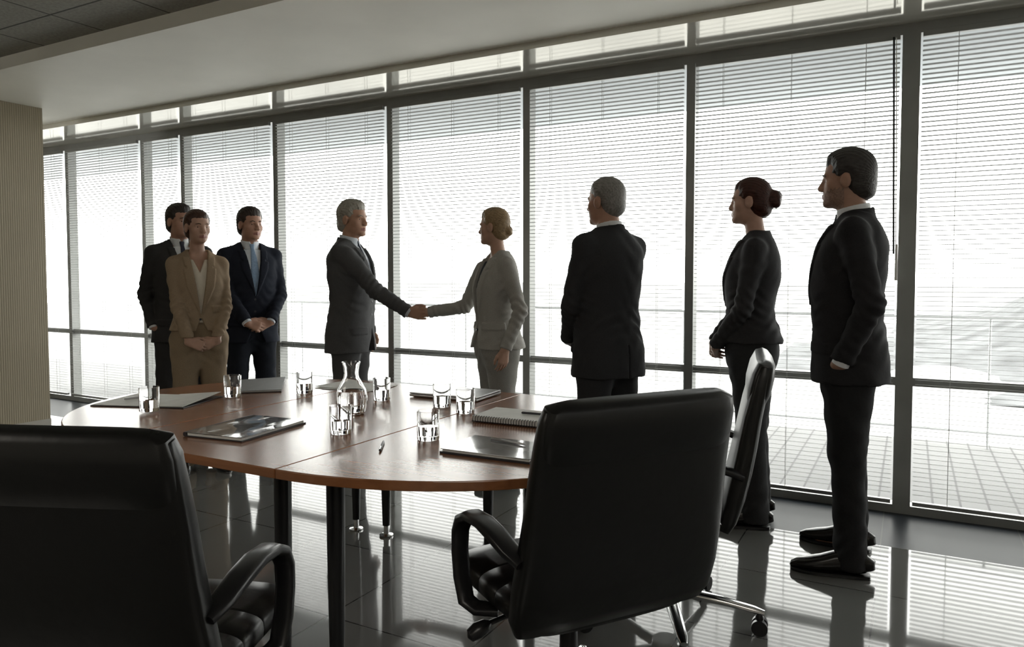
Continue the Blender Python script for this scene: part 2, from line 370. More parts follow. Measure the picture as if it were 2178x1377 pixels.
    for s in (1, -1):
        F.put(ell(HP(s*.042, .050, -.024), np.array([.023, .022, .022])*hs, R), .02)
        F.put(ell(HP(s*.031, .093, -.002), np.array([.016, .018, .011])*hs, R), .008, 's')
        F.put(cone(HP(s*.018, .074, .004), HP(s*.043, .067, .002), .0055, .005), .004)
        F.put(cone(HP(s*.020, .073, -.0105), HP(s*.042, .067, -.0095), .004, .004), .004)
        ear = HP(s*.079, -.008, -.010); F.put(ell(ear, np.array([.011, .021, .032])*hs, R), .006)
        F.put(ell(HP(s*.092, -.002, -.008), np.array([.007, .011, .018])*hs, R), .004, 's')
        F.put(cone(HP(s*.026, .076, -.0655), HP(0, .0885, -.0615), .005, .0058), .005)
        F.put(cone(HP(s*.023, .076, -.0690), HP(0, .0870, -.0725), .005, .0065), .005)
        F.put(ell(HP(s*.011, .091, -.036), np.array([.009, .010, .008])*hs, R), .006)
    F.put(cone(HP(0, .080, .008), HP(0, .101-nz, -.031), .009*hs, .0122*hs), .016)
    V, Q = F.mesh(1)
    C = (V[Q].mean(1)-ho)@R/hs
    mi = np.zeros(len(Q), int)
    mi[(np.abs(C[:, 0]) < .026) & (C[:, 1] > .074) & (C[:, 2] > -.080) & (C[:, 2] < -.0575-.12*np.abs(C[:, 0]))] = 1
    if beard:
        mi[((mi == 0) & (C[:, 1] > .0) & (np.abs(C[:, 0]) < .08) & (C[:, 2] > -.122) & (C[:, 2] < -.04-.3*np.clip(C[:, 1]-.04, 0, 1)+.004*np.sin(C[:, 1]*400))) | ((C[:, 2] < -.045) & (C[:, 2] > -.058) & (C[:, 1] > .07) & (np.abs(C[:, 0]) < .03))] = 2
    sk = mat('skin', skin, .5, noise=(30, .08)); stub = mat('stubble', tuple(.62*x+.04 for x in skin), .7, noise=(200, .3))
    body = mesh_np('body', V, Q, [sk, M['lip'], stub], root, mi)
    hm = mat('hair', hair[1], .46, spec=.4, noise=(210, .32), bump=(240, .35, .005), nscale=(1, .16, .45))
    for s in (1, -1):
        mb = MB(); c = HP(s*.031, .0650, -.003); rr = .0112*hs; vs = []; fs = []
        fwd = R@np.array([0, 1., 0]); sx = R@np.array([1., 0, 0]); uz = R@np.array([0, 0, 1.])
        prof = [(rr*math.sin(q), rr*math.cos(q)) for q in np.linspace(.03, PI-.03, 12)]
        for r_, y_ in prof:
            for k in range(14): q = 2*PI*k/14; vs.append(c+fwd*y_+sx*r_*math.cos(q)+uz*r_*math.sin(q))
        for i in range(11):
            for k in range(14): fs.append((i*14+k, i*14+(k+1) % 14, (i+1)*14+(k+1) % 14, (i+1)*14+k))
        fs.append(tuple(range(14)))
        mb.add(vs, fs); e = mb.build('eye', M['eye'], body, True); e.data.materials.append(M['iris'])
        for p_ in e.data.polygons:
            if min(p_.vertices) < 14*2: p_.material_index = 1
        MB().loft([HP(s*.014, .086, .017), HP(s*.030, .086, .022), HP(s*.047, .074, .017)], [.004, .0042, .002], [.003, .0032, .002], 2, 8).build('eyebrow', hm, body, True)
    # ---- hair in the head frame : thickness grows from the hairline
    G = Field((-.115, -.2, -.19), (.115, .125, .165), .0028)
    typ = hair[0]; t = {'short': .013, 'tousled': .014, 'crop': .008, 'bun': .011, 'updo': .011, 'tied': .011}[typ]
    X, Y, Z = G.all()
    d0 = smin(ell((0, -.012, .035), (.0755, .0955, .0855))[0](X, Y, Z), ell((0, -.040, -.035), (.060, .064, .062))[0](X, Y, Z), .03)
    pl = -.70*(Y-.083)+.71*(Z-.066)
    if typ == 'crop': pl = -.64*(Y-.068)+.77*(Z-.066)
    rag = .0018*np.sin(230*X+60*Y)+.0016*np.sin(170*Z+190*Y)
    ear_d = np.sqrt(((np.abs(X)-.085)/.9)**2+(Y+.002)**2+((Z+.016)*.85)**2)-.030
    tem_d = np.sqrt((np.abs(X)-.060)**2*2+(Y-.082)**2+(Z-.042)**2)-.038
    pl = np.minimum(np.minimum(pl, ear_d*1.2), tem_d*1.2)+rag
    th = np.clip(pl/.034, -1, 1); th = np.where(th > 0, np.abs(th)**.8, th)
    tt = t*(1+.35*np.clip((Z-.05)/.06, 0, 1)*(1 if typ in ('short', 'tousled', 'updo') else 0)*(1+.6*np.clip(Y/.06, 0, 1)))
    phi = np.arctan2(X, Z+.02)
    st_ = np.sin(58*phi+4*np.sin(24*Y+3*phi)+14*Z)+.55*np.sin(103*phi-30*Y+3*np.sin(40*Z))
    am = {'short': .0009, 'tousled': .0014, 'crop': .0005}.get(typ, .0006)
    G.F = (d0-tt*th+am*st_*np.clip(th, 0, 1)).astype(np.float32)
    if typ == 'tousled': G.F += (.0018*np.sin(75*Y+60*X+50*Z)*np.clip(th, 0, 1)).astype(np.float32)
    if typ == 'bun': G.put(ell((0, -.124, .010), (.040, .038, .046)), .016); G.put(ell((.012, -.138, .024), (.024, .024, .026)), .006); G.put(ell((-.010, -.136, -.012), (.026, .026, .028)), .006)
    if typ == 'updo': G.put(ell((0, -.108, -.030), (.034, .030, .032)), .014)
    if typ == 'tied': G.put(ell((0, -.108, -.04), (.03, .028, .035)), .015); G.put(cone((0, -.115, -.05), (0, -.10, -.15), .022, .010), .01)
    if typ in ('bun', 'updo', 'tied'):
        w_ = np.clip((-Y-.095)/.02, 0, 1); G.F += (w_*.0013*np.sin(130*np.sqrt(X*X+(Z-.01)**2)+3*np.arctan2(X, Z-.01))).astype(np.float32)
    V, Q = G.mesh(0); V = ho+(V*hs)@R.T
    mesh_np('hair', V, Q, [hm], root)
    # ---- jacket
    jm = fabric('jacket_cloth', jcol); tm = fabric('trouser_cloth', tcol)
    J = Field((lo[0], lo[1], hem-.04), (hi[0], hi[1], 1.57), .0056)
    J.put(PR.loft(hem, 1.515), .03)
    for s in (1, -1):
        sh, el, wr, f, n, cu = arms[s]
        if female: J.put(cone((s*.045, -.022, 1.472), (s*.146, -.02, 1.426), .036, .046), .03); r = (.051, .045, .039)
        else: J.put(cone((s*.055, -.022, 1.482), (s*.174, -.02, 1.436), .044, .056), .03); r = (.061, .053, .044)
        u = nrm(wr-el); m1 = sh+(el-sh)*.35
        J.put(cone(sh, m1, r[0], r[0]*.65+r[1]*.35), .03); J.put(cone(m1, el, r[0]*.65+r[1]*.35, r[1]), .012); J.put(cone(el, wr-u*.006, r[1], r[2], True), .012)
    def collar(X, Y, Z):
        rr = np.sqrt(X*X+(Y+.022)**2); top = (1.528 if not female else 1.505)-.25*(Y+.02)
        return np.maximum(np.maximum(rr-((.086 if not female else .076)-(Z-1.475)*.22), Z-top), 1.44-Z).astype(np.float32)
    J.put((collar, np.array([-.1, -.12, 1.44]), np.array([.1, .1, 1.57])), .008)
    X, Y, Z = J.all()
    J.F += folds(X, Y, Z, .0020 if not female else .0015)
    for s in (1, -1):
        sh, el, wr, f, n, cu = arms[s]
        ax_ = nrm(wr-sh)
        local_folds(J, el, ax_, .10, .0050, 125, s); local_folds(J, wr*.75+el*.25, ax_, .07, .0032, 110, 2+s)
        local_folds(J, sh+np.array([-s*.03, 0, -.12]), np.array([s*.6, 0, .8]), .08, .0038, 95, 1)
        local_folds(J, np.array([s*.10, .10, zb-.03]), np.array([s*.3, 0, 1.]), .09, .0026, 90, .5)
        local_folds(J, np.array([s*.08, -.12, 1.02]), np.array([s*.35, 0, 1.]), .10, .0038, 70, .8)
    wv = (Z-zb)*(.066/(1.515-zb))*(1 if not female else .95)
    lofd = PR.loft(hem, 1.505)[0](X, Y, Z)
    # lapel with a notch
    lw = .058*np.clip((Z-zb)/.2, 0, 1)-np.where((Z > 1.385) & (Z < 1.405), .022, 0)-np.where(Z >= 1.405, .012, 0)
    lap = np.maximum(np.maximum(lofd-.0095, np.abs(X)-(wv+lw)), np.maximum(zb-Z, Z-1.47)); lap = np.maximum(lap, -Y+.02)
    J.F = np.minimum(J.F, lap.astype(np.float32))
    fl = np.maximum(np.maximum(lofd-.007, np.abs(np.abs(X)-.125)-.055), np.maximum(hem+.125-Z, Z-hem-.17)); fl = np.maximum(fl, -Y)
    J.F = np.minimum(J.F, fl.astype(np.float32))
    J.F = np.maximum(J.F, -np.maximum(np.abs(X)-wv, -Y).astype(np.float32))
    cw = (hem+.16-Z)*.42 if hem < .89 else (hem+.09-Z)*.42
    J.F = np.maximum(J.F, -np.maximum(np.abs(X)-cw, -Y+.03).astype(np.float32))
    J.F = np.maximum(J.F, -np.maximum(np.maximum(np.abs(X)-.004, Y+.09), Z-hem-.17).astype(np.float32))
    V, Q = J.mesh(1); mesh_np('jacket', V, Q, [jm], root)
    # ---- buttons
    for q in ((0,) if female else (0, 1)):
        zz = zb-.015-.09*q; ay_ = float(PR.get(zz)[1]+PR.get(zz)[2])
        MB().tube((.006, ay_-.008, zz), (.006, ay_+.0015, zz), .0085, .0075, 12).build('button', M['dark'], root, True)
    # ---- shirt
    sm = mat('shirt_cloth', shirt, .65, noise=(30, .05), bump=(40, .2, .01))
    T = Field((-.2, -.2, 1.0), (.2, .2, 1.60), .005)
    T.put(PR.loft(max(1.02, hem+.03), 1.475 if not female else 1.45, -.012), .02)
    if not female:
        def col2(X, Y, Z):
            rr = np.sqrt(X*X+(Y+.012)**2)
            return np.maximum(np.maximum(rr-.0665, Z-(1.549-.22*(Y+.01))), 1.45-Z).astype(np.float32)
        T.put((col2, np.array([-.08, -.09, 1.45]), np.array([.08, .08, 1.585])), .01)
        X, Y, Z = T.all(); T.F = np.maximum(T.F, -np.maximum(np.abs(X)-(Z-1.50)*.35, -Y+.02).astype(np.float32))
    else:
        X, Y, Z = T.all(); T.F = np.maximum(T.F, -np.maximum(np.abs(X)-(Z-1.36)*.42, -Y+.0).astype(np.float32))
    V, Q = T.mesh(1); mesh_np('shirt' if not female else 'blouse', V, Q, [sm], root)
    if not female:
        for s in (1, -1):
            sh, el, wr, f, n, cu = arms[s]; u = nrm(wr-el)
            MB().tube(wr-u*.02, wr+u*.010, .036, .035, 18).build('shirt_cuff', sm, root, True)
    if tie is not None:
        zz = np.array([1.518, 1.508, 1.488, 1.472, 1.41, 1.30, 1.20, 1.12, 1.10])
        yy = [float(PR.get(z)[1]+PR.get(z)[2])-.008 for z in zz]; yy[0] = yy[1] = .052; yy[2] = max(yy[2], .057)
        MB().loft([(0, y, z) for y, z in zip(yy, zz)], [.016, .018, .014, .014, .022, .031, .039, .042, .02], [.005, .007, .006, .005, .004, .004, .004, .004, .003], 2.6, 16, (1, 0, 0)).build('tie', mat('tie_silk', tie, .35, noise=(80, .15)), root, True)
    # ---- trousers
    W = Field((-.29, -.22, .0), (.29, .2, 1.06), .0066)
    W.put((TF if female else TM).loft(.71, 1.03), .03)
    hb = .074 if female else .064
    for s in (1, -1):
        W.put(cone((s*.086, -.035, .88), (s*KX, -.016, .50), .090, .064), .04); W.put(cone((s*.086, .022, .90), (s*KX, -.006, .50), .090, .064), .04)
        W.put(cone((s*KX, -.012, .52), (s*AX, FY, .03), .067, hb, True), .02)
    X, Y, Z = W.all(); W.F += folds(X, Y, Z, .0020)
    for s in (1, -1):
        local_folds(W, np.array([s*AX, FY+.01, .12]), np.array([0, .3, 1.]), .11, .0042, 72, s*1.3)
        local_folds(W, np.array([s*KX, -.04, .50]), np.array([0, -.3, 1.]), .11, .0028, 78, s*.8)
        local_folds(W, np.array([s*.07, .08, .84]), np.array([s*.8, 0, .6]), .10, .0032, 80, .4)
    W.F = np.maximum(W.F, (.028-Z).astype(np.float32)+0*W.F); W.F = np.maximum(W.F, (Z-1.03).astype(np.float32)+0*W.F)
    V, Q = W.mesh(1); mesh_np('trousers', V, Q, [tm], root)
    # ---- shoes
    lm = mat('shoe_leather', (.012, .011, .01), .22)
    for s in (1, -1):
        ox = s*AX; dx = s*.16
        ys = [-.085, -.08, -.05, .0, .05, .10, .15, .19, .215, .222]
        hw = [.015, .03, .036, .036, .038, .043, .042, .031, .016, .004]; ht = [.02, .034, .046, .048, .042, .032, .025, .019, .012, .004]
        sh_ = MB().loft([(ox+dx*(y+.05)*.9, y+FY+.012, .014+t_) for y, t_ in zip(ys, ht)], hw, ht, 2.5, 20, (1, 0, 0)).build('shoe', lm, root, True)
        MB().loft([(ox+dx*(y+.05)*.9, y+FY+.012, .008) for y in ys], [w_+.003 for w_ in hw], [.008]*10, 6, 20, (1, 0, 0)).build('sole', M['blackplastic'], sh_, True)
    return root
SK = (.42, .235, .165)
clasp = {1: ('clasp',), -1: ('clasp',)}
person('man in black suit with trimmed stubble, hands in pockets, tallest figure at the right', (-.24, 3.565), (-1, -.03), 1.84, False, .80,
       {1: ('pocket', .6), -1: ('pocket', .6)}, (.022, .0215, .023), (.018, .018, .019), (.75, .76, .78), (.38, .215, .15), ('short', (.04, .036, .034)), (-1, .05), (.03, .035, .055), h=.0042, beard=True, st=1.55)
person('red-haired woman with a bun in charcoal suit, hands clasped, beside the tallest man', (-.72, 3.93), (-1, -.12), 1.79, True, .945,
       clasp, (.038, .0375, .040), (.030, .0305, .032), (.3, .3, .32), (.46, .28, .21), ('bun', (.045, .014, .009)), (-1, -.05), h=.0042, chz=.925)
person('man with cropped grey hair in charcoal suit seen from behind, left of the red-haired woman', (-1.39, 3.60), (-.9, .42), 1.80, False, .76,
       clasp, (.033, .0335, .036), (.030, .030, .032), (.75, .76, .78), SK, ('crop', (.22, .21, .20)), (-.97, .25), (.02, .02, .03), h=.0042, st=1.2)
HS = (-2.81, 3.90, 1.035)
person('blonde woman in light grey suit shaking hands with the grey-haired man', (-2.245, 3.93), (-.65, -.76), 1.70, True, .885,
       {1: ('shake', (HS[0], HS[1], HS[2]), (-1, -.02, -.12), (0, -1, 0)), -1: ('hang',)}, (.34, .33, .305), (.29, .28, .26), (.03, .035, .045), (.46, .28, .2), ('updo', (.29, .20, .11)), (-1, -.12), zb=1.02)
person('grey-haired man in mid grey suit reaching out to shake hands with the blonde woman', (-3.37, 3.90), (.93, .33), 1.80, False, .76,
       {1: ('shake', (HS[0], HS[1], HS[2]), (1, .02, -.10), (0, 1, 0)), -1: ('hang',)}, (.08, .08, .083), (.072, .072, .074), (.6, .64, .7), (.44, .25, .17), ('tousled', (.32, .30, .26)), (1, .05), (.03, .04, .07), st=1.2)
person('man in navy suit and pale blue tie with hands clasped, left of the handshake', (-4.39, 3.94), (.88, -.47), 1.80, False, .78,
       clasp, (.016, .019, .029), (.015, .018, .025), (.72, .76, .82), SK, ('short', (.03, .02, .015)), (.98, -.2), (.25, .36, .52), st=1.2)
person('woman in brown suit and cream blouse with hair tied back and hands clasped', (-4.12, 3.26), (.85, -.52), 1.72, True, .965,
       clasp, (.31, .23, .155), (.28, .21, .14), (.66, .60, .50), (.46, .28, .205), ('tied', (.05, .022, .013)), (.97, -.25), zb=1.06, chz=.905)
person('dark-haired man in dark grey suit half hidden behind the woman in brown', (-4.81, 3.65), (.9, -.35), 1.82, False, .78,
       {1: ('pocket', .3), -1: ('pocket', .3)}, (.038, .037, .037), (.033, .0325, .033), (.7, .72, .74), SK, ('short', (.025, .018, .014)), (.98, -.1), (.03, .03, .05), st=1.2)
# ------------------------------------------------------------------ room shell
YW = 4.42; XL, XR, YB = -8.75, 3.2, -2.6; ZS = 2.64; ZC = 2.72; YF = 2.70
MB().box((XL, YB, -.06), (XR, 3.85, 0)).build('floor', M['floor'], kind='structure')
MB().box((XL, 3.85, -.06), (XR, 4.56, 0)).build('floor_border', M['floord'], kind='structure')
MB().box((XL, YB, ZC), (XR, YF, ZC+.08)).build('ceiling', M['ctile'], kind='structure')
MB().box((XL, YF, ZS), (XR, 4.56, ZS+.20)).build('ceiling_soffit', M['plaster'], kind='structure')
MB().box((XL, 3.86, 2.60), (XR, 4.54, ZS)).build('trim_1', M['strip'], kind='structure')
MB().box((XL, YB-.1, 0), (XR, YB, ZC)).build('wall_back', M['wallp'], kind='structure')
MB().box((XR, YB, 0), (XR+.1, 4.56, ZS)).build('wall_right', M['wallp'], kind='structure')
MB().box((-6.54, YB, 0), (-6.235, 3.475, ZS)).build('wall_left', M['ribbed'], kind='structure')
MB().box((-6.235, YB, 0), (-6.225, 3.475, .10)).build('baseboard_left', M['wallp'], kind='structure')
MB().box((XL-.1, 0, 0), (XL, 4.56, ZS)).build('wall_end', M['wallp'], kind='structure')
edges = [-8.7, -7.53, -6.33, -5.77, -4.62, -3.44, -2.29, -1.18, -.02, 1.13, 2.3, 3.19]
ZT = 2.6
bl_labels = ['venetian blind at far left, first beside the ribbed wall', 'venetian blind second from the ribbed wall, left of the dark grey suited man',
  'narrow venetian blind above the head of the woman in brown', 'venetian blind behind the man in navy suit', 'venetian blind behind the grey-haired man shaking hands',
  'venetian blind behind the blonde woman and the handshake', 'venetian blind behind the man with cropped grey hair', 'venetian blind with hanging wand, behind the red-haired woman', 'venetian blind at far right, right of the tallest man']
SLT = math.radians(-7.5)
for i in range(len(edges)-1):
    x0, x1 = edges[i], edges[i+1]
    wl = .042 if abs(x0+.02) < .01 else .026; wr_ = .042 if abs(x1+.02) < .01 else .026
    mb = MB()
    mb.box((x0, YW, 0), (x0+wl, YW+.085, ZT)).box((x1-wr_, YW, 0), (x1, YW+.085, ZT))
    mb.box((x0+wl, YW, ZT-.055), (x1-wr_, YW+.085, ZT)).box((x0+wl, YW, 0), (x1-wr_, YW+.085, .045)).box((x0+wl, YW+.02, .69), (x1-wr_, YW+.08, .735))
    wd = mb.build('window_%d' % (i+1), M['alu'], kind='structure')
    MB().add([(x0+wl, YW+.05, .045), (x1-wr_, YW+.05, .045), (x1-wr_, YW+.05, ZT-.055), (x0+wl, YW+.05, ZT-.055)], [(0, 1, 2, 3)]).build('pane', M['pane'], wd, recalc=False)
    if i < 9:
        a, b = x0+wl+.010, x1-wr_-.010; yc = YW-.022
        t = empty('venetian_blind', ((a+b)/2, yc, 2.545)); tag(t, bl_labels[i], 'blind', 'venetian blinds along the window wall')
        L = (b-a)/2
        MB().box((-L, -.014, -.03), (L, .014, .0)).build('head_rail', M['alu'], t, bevel=.003)
        mb = MB(); z = -.05; q = .0125; k1 = q*math.sin(SLT); k0 = q*math.cos(SLT)
        while z > -2.45:
            mb.add([(-L, -k0, z-k1-.0011), (L, -k0, z-k1-.0011), (-L, 0, z+.0006), (L, 0, z+.0006), (-L, k0, z+k1-.0011), (L, k0, z+k1-.0011)], [(0, 1, 3, 2), (2, 3, 5, 4)]); z -= .0245
        mb.build('slats', M['slat'], t, recalc=False)
        MB().box((-L, -.013, -2.485), (L, .013, -2.465)).build('bottom_rail', M['alu'], t)
        for q in ((-.7, .0, .7) if L > .4 else (-.6, .6)):
            mb = MB()
            for yy in (-.0145, .0145): mb.box((q*L-.0009, yy-.0006, -2.47), (q*L+.0009, yy+.0006, -.03))
            mb.build('ladder_cord', M['cord'], t)
        if i == 7:
            MB().tube((L-.03, -.03, -.02), (L-.01, -.035, -1.15), .005, .005, 8).build('wand', M['blackplastic'], t)
            MB().tube((L-.018, -.05, -.03), (L+.004, -.05, -1.27), .0022, .0022, 6).tube((L+.004, -.05, -1.1), (L+.004, -.05, -1.29), .0065, .0075, 8).build('pull_cord', M['paper'], t)
# outside
MB().box((-14, 4.57, -.12), (9, 6.75, -.04)).build('balcony_deck', M['deck'], kind='structure')
MB().box((-14, 4.57, 2.70), (9, 6.35, 2.95)).build('balcony_overhang', M['overhang'], kind='structure')
rl = empty('balcony_railing', (-2, 6.6, -.04)); tag(rl, 'pale metal balcony railing outside the windows', 'railing')
MB().tube((-12, 0, 1.0), (10, 0, 1.0), .014, .014, 10).build('handrail', M['rail'], rl)
MB().tube((-12, 0, .12), (10, 0, .12), .008, .008, 8).build('bottom_rail', M['rail'], rl)
for k in range(10): MB().tube((-11.5+k*2.34, 0, 0), (-11.5+k*2.34, 0, 1.0), .009, .009, 8).build('post', M['rail'], rl)
# far terrain and hill
def terrain(name, x0, x1, y0, y1, nx, ny, zf, m):
    vs = []; fs = []
    for j in range(ny+1):
        for i in range(nx+1):
            x = x0+(x1-x0)*i/nx; y = y0+(y1-y0)*j/ny; vs.append((x, y, zf(x, y)))
    for j in range(ny):
        for i in range(nx): a = j*(nx+1)+i; fs.append((a, a+1, a+nx+2, a+nx+1))
    return MB().add(vs, fs).build(name, m, kind='structure', smooth=True)
terrain('plain', -500, 500, 40, 620, 60, 50, lambda x, y: -24+.034*(y-60)+1.2*math.sin(x*.05)*math.sin(y*.04), mat('hazy_plain', (.25, .25, .245), .9, noise=(.05, .25)))
terrain('hills', -30, 150, 150, 400, 70, 60, lambda x, y: -24.3+.034*(y-60)+(26-.034*(y-60)+.7*math.sin(x*.5)*math.sin(y*.3))*math.exp(-((x-52)/30)**2-((y-270)/70)**2), mat('hazy_hillside', (.080, .083, .086), .9, noise=(.14, .45)))
# ------------------------------------------------------------------ table
TZ = .74; TH = .028; CX1, CX2, CYT, BB = -2.35, -1.55, 2.21, .745
tb = empty('conference_table', (CX1/2+CX2/2, CYT, 0)); tag(tb, 'oval cherry wood conference table with black tapered legs', 'table')
ox, oy = tb.location.x, tb.location.y
def arc(cx, a, q0, q1, n=40): return [(cx-ox+a*math.cos(q0+(q1-q0)*i/n), BB*math.sin(q0+(q1-q0)*i/n)) for i in range(n+1)]
MB().prism(arc(CX1-.0012, .78, PI/2, 3*PI/2), TZ-TH, TZ).build('top_panel', M['wood'], tb, bevel=.003)
MB().prism(arc(CX2+.0012, .88, -PI/2, PI/2), TZ-TH, TZ).build('top_panel', M['wood'], tb, bevel=.003)
MB().prism([(CX1+.0012-ox, -BB), (CX2-.0012-ox, -BB), (CX2-.0012-ox, BB), (CX1+.0012-ox, BB)], TZ-TH, TZ).build('top_panel', M['wood'], tb, bevel=.003)
MB().box((CX1-ox-.3, -.35, TZ-TH-.03), (CX2-ox+.3, -.31, TZ-TH)).box((CX1-ox-.3, .31, TZ-TH-.03), (CX2-ox+.3, .35, TZ-TH)).build('under_frame', M['blackplastic'], tb)
for lx, ly in ((-1.45, 1.6), (-1.66, 1.6), (-2.43, 1.6), (-2.24, 1.6), (-1.45, 2.83), (-1.66, 2.83), (-2.43, 2.83), (-2.24, 2.83)):
    lg = MB().loft([(lx-ox, ly-oy, z) for z in (TZ-TH, .5, .25, .055)], [.027, .026, .023, .018], [.027, .026, .023, .018], 2, 20).build('leg', M['blackplastic'], tb, True)
    MB().lathe([(.0, 0), (.033, 0), (.034, .008), (.014, .013), (.013, .056)], 20, (lx-ox, ly-oy, 0)).build('foot', M['chrome'], lg, True)
# ------------------------------------------------------------------ chairs
def make_chair():
    r = empty('office_chair')
    pth = [(-.205, .432), (-.208, .441), (-.220, .475), (-.240, .55), (-.258, .63), (-.275, .72), (-.292, .82), (-.310, .90), (-.322, .955), (-.330, .985), (-.334, 1.0)]
    hw = [.245, .275, .290, .292, .287, .281, .277, .274, .270, .262, .235]; ht = [.012, .024, .032, .037, .038, .037, .034, .031, .028, .022, .009]
    MB().loft([(0, y, z) for y, z in pth], hw, ht, 5, 48, (1, 0, 0)).build('backrest', M['leather'], r, True)
    ph = [(-.300, .862), (-.302, .868), (-.311, .90), (-.323, .955), (-.333, .990), (-.338, 1.002)]
    MB().loft([(0, y, z) for y, z in ph], [.245, .262, .268, .267, .258, .225], [.022, .034, .041, .040, .032, .014], 5, 48, (1, 0, 0)).build('headrest', M['leather'], r, True)
    ys = [-.23, -.22, -.15, -.147, -.143, -.05, -.045, -.04, .05, .055, .06, .16, .22, .26, .285, .295]
    ht = [.02, .036, .044, .040, .044, .046, .041, .046, .047, .042, .047, .047, .044, .036, .024, .010]
    hw = [.22, .235, .245, .243, .245, .25, .247, .25, .25, .247, .25, .25, .247, .238, .22, .19]
    MB().loft([(0, y, .455-(.03*max(0, (y-.16)/.13)**2)) for y in ys], hw, ht, 3.5, 40, (1, 0, 0)).build('seat', M['leather'], r, True)
    for s in (1, -1):
        p = [(-.262, .630), (-.225, .648), (-.16, .668), (-.09, .678), (-.02, .674), (.03, .652), (.056, .612), (.060, .56), (.052, .49), (.040, .43), (.02, .412), (-.01, .408)]
        xs = [.278, .292, .297, .298, .299, .299, .299, .299, .297, .290, .27, .22]
        MB().loft([(s*x, y, z) for x, (y, z) in zip(xs, p)], [.022, .026, .028, .028, .028, .026, .024, .023, .023, .023, .023, .023], [.011, .013, .014, .014, .014, .013, .012, .012, .012, .012, .012, .012], 3, 20, (1, 0, 0)).build('armrest', M['blackplastic'], r, True)
    MB().box((-.11, -.13, .365), (.11, .12, .41)).build('tilt_mechanism', M['blackplastic'], r, bevel=.01)
    MB().tube((-.10, .02, .385), (-.25, .0, .372), .007).loft([(-.24, .0, .375), (-.25, .0, .37), (-.275, .002, .36), (-.295, .004, .35), (-.30, .004, .35)], [.008, .017, .022, .017, .006], [.008, .017, .022, .017, .006], 2, 14).build('lever', M['blackplastic'], r, True)
    MB().tube((0, 0, .12), (0, 0, .37), .027, .024, 20).build('gas_column', M['blackplastic'], r, True)
    MB().lathe([(0, .075), (.05, .075), (.055, .09), (.05, .125), (.03, .14), (0, .14)], 24).build('base_hub', M['chrome'], r, True)
    for k in range(5):
        q = 2*PI*k/5+.89; c, d = math.cos(q), math.sin(q)
        lg = MB().loft([(c*t, d*t, z) for t, z in ((.04, .108), (.12, .108), (.22, .098), (.31, .085), (.345, .078))], [.026, .024, .021, .018, .012], [.016, .015, .013, .011, .008], 2.6, 16, (-d, c, 0)).build('base_leg', M['chrome'], r, True)
        cx, cy = c*.33, d*.33
        mb = MB()
        for o in (-.018, .018):
            p = np.array([cx-d*o, cy+c*o, .029]); e = np.array([-d, c, 0])*.009; mb.tube(p-e, p+e, .028, .028, 20)
        mb.loft([(cx, cy, .03), (cx, cy, .06), (cx, cy, .078)], [.012, .016, .008], [.012, .016, .008], 2, 10).build('caster', M['blackplastic'], lg, True)
    return r
ch = make_chair()
def place(o, x, y, F, label):
    o.location = (x, y, 0); o.rotation_euler = (0, 0, math.atan2(F[1], F[0])-PI/2); tag(o, label, 'chair', 'black leather office chairs round the table')
c2 = copy_tree(ch); c3 = copy_tree(ch)
place(ch, -.81, 1.82, (-.82, .57), 'black leather office chair at the centre right, back turned to the viewer')
place(c2, -1.52, 1.055, (-.389, .927), 'black leather office chair in the lower left corner, nearest the viewer')
place(c3, -.775, 2.635, (-.978, -.19), 'black leather office chair seen side on behind the centre chair')
# ------------------------------------------------------------------ table items
def P2(u, v): p = at(u, v, TZ); return float(p[0]), float(p[1])
tm0 = empty('drinking_glass')
MB().lathe([(.0, .0), (.034, .0), (.0365, .003), (.0375, .095), (.0357, .0955), (.0347, .014), (0, .012)], 36).build('glass_wall', M['glass'], tm0, True)
MB().lathe([(0, .0127), (.0343, .0147), (.0350, .046), (0, .046)], 36).build('water', M['water'], tm0, True)
gl = [((318, 884), 'tumbler of water on the papers at the left end of the table'), ((495, 850), 'tumbler of water second from the left, beside the grey folder'),
      ((648, 842), 'tumbler of water between the grey folder and the loose white papers'), ((812, 857), 'tumbler of water just right of the carafe'),
      ((940, 871), 'tumbler of water in front of the closed laptop, left of two'), ((990, 884), 'tumbler of water behind the spiral notebook, right of two'),
      ((911, 941), 'tumbler of water nearest the grey notebook with a pen'), ((725, 928), 'tumbler of water in front of the carafe')]
for k, ((u, v), lb) in enumerate(gl):
    o = tm0 if k == 0 else copy_tree(tm0)
    x, y = P2(u, v-6); o.location = (x, y, TZ+.0005 if k else TZ+.0065); o.rotation_euler = (0, 0, k*.7); tag(o, lb, 'glass', 'water tumblers on the conference table')
x, y = P2(748, 880)
cf = empty('carafe', (x, y, TZ+.0005)); tag(cf, 'clear glass carafe of water with flared lip at table centre', 'carafe')
po = [(0, 0), (.045, 0), (.053, .006), (.060, .035), (.061, .065), (.055, .095), (.041, .122), (.030, .142), (.0275, .16), (.031, .185), (.0365, .203)]
pi = [(.035, .2035), (.029, .185), (.0255, .16), (.028, .142), (.039, .121), (.053, .094), (.059, .064), (.058, .036), (.050, .010), (0, .008)]
MB().lathe(po+pi, 40).build('glass_body', M['glass'], cf, True)
MB().lathe([(0, .0085), (.0495, .0105), (.0576, .036), (.0586, .064), (.0535, .09), (0, .09)], 40).build('water', M['water'], cf, True)
def doc(name, label, cat, x, y, rz, build, z=TZ):
    o = empty(name, (x, y, z+.0004), rz); tag(o, label, cat); build(o); return o
gcover = mat('clear_plastic_cover', (.34, .34, .34), .07, coat=1, noise=(3, .15), bump=(5, .25, .03))
gcover2 = mat('glossy_grey_cover', (.26, .265, .27), .10, coat=.8, noise=(3, .1), bump=(4, .1, .02))
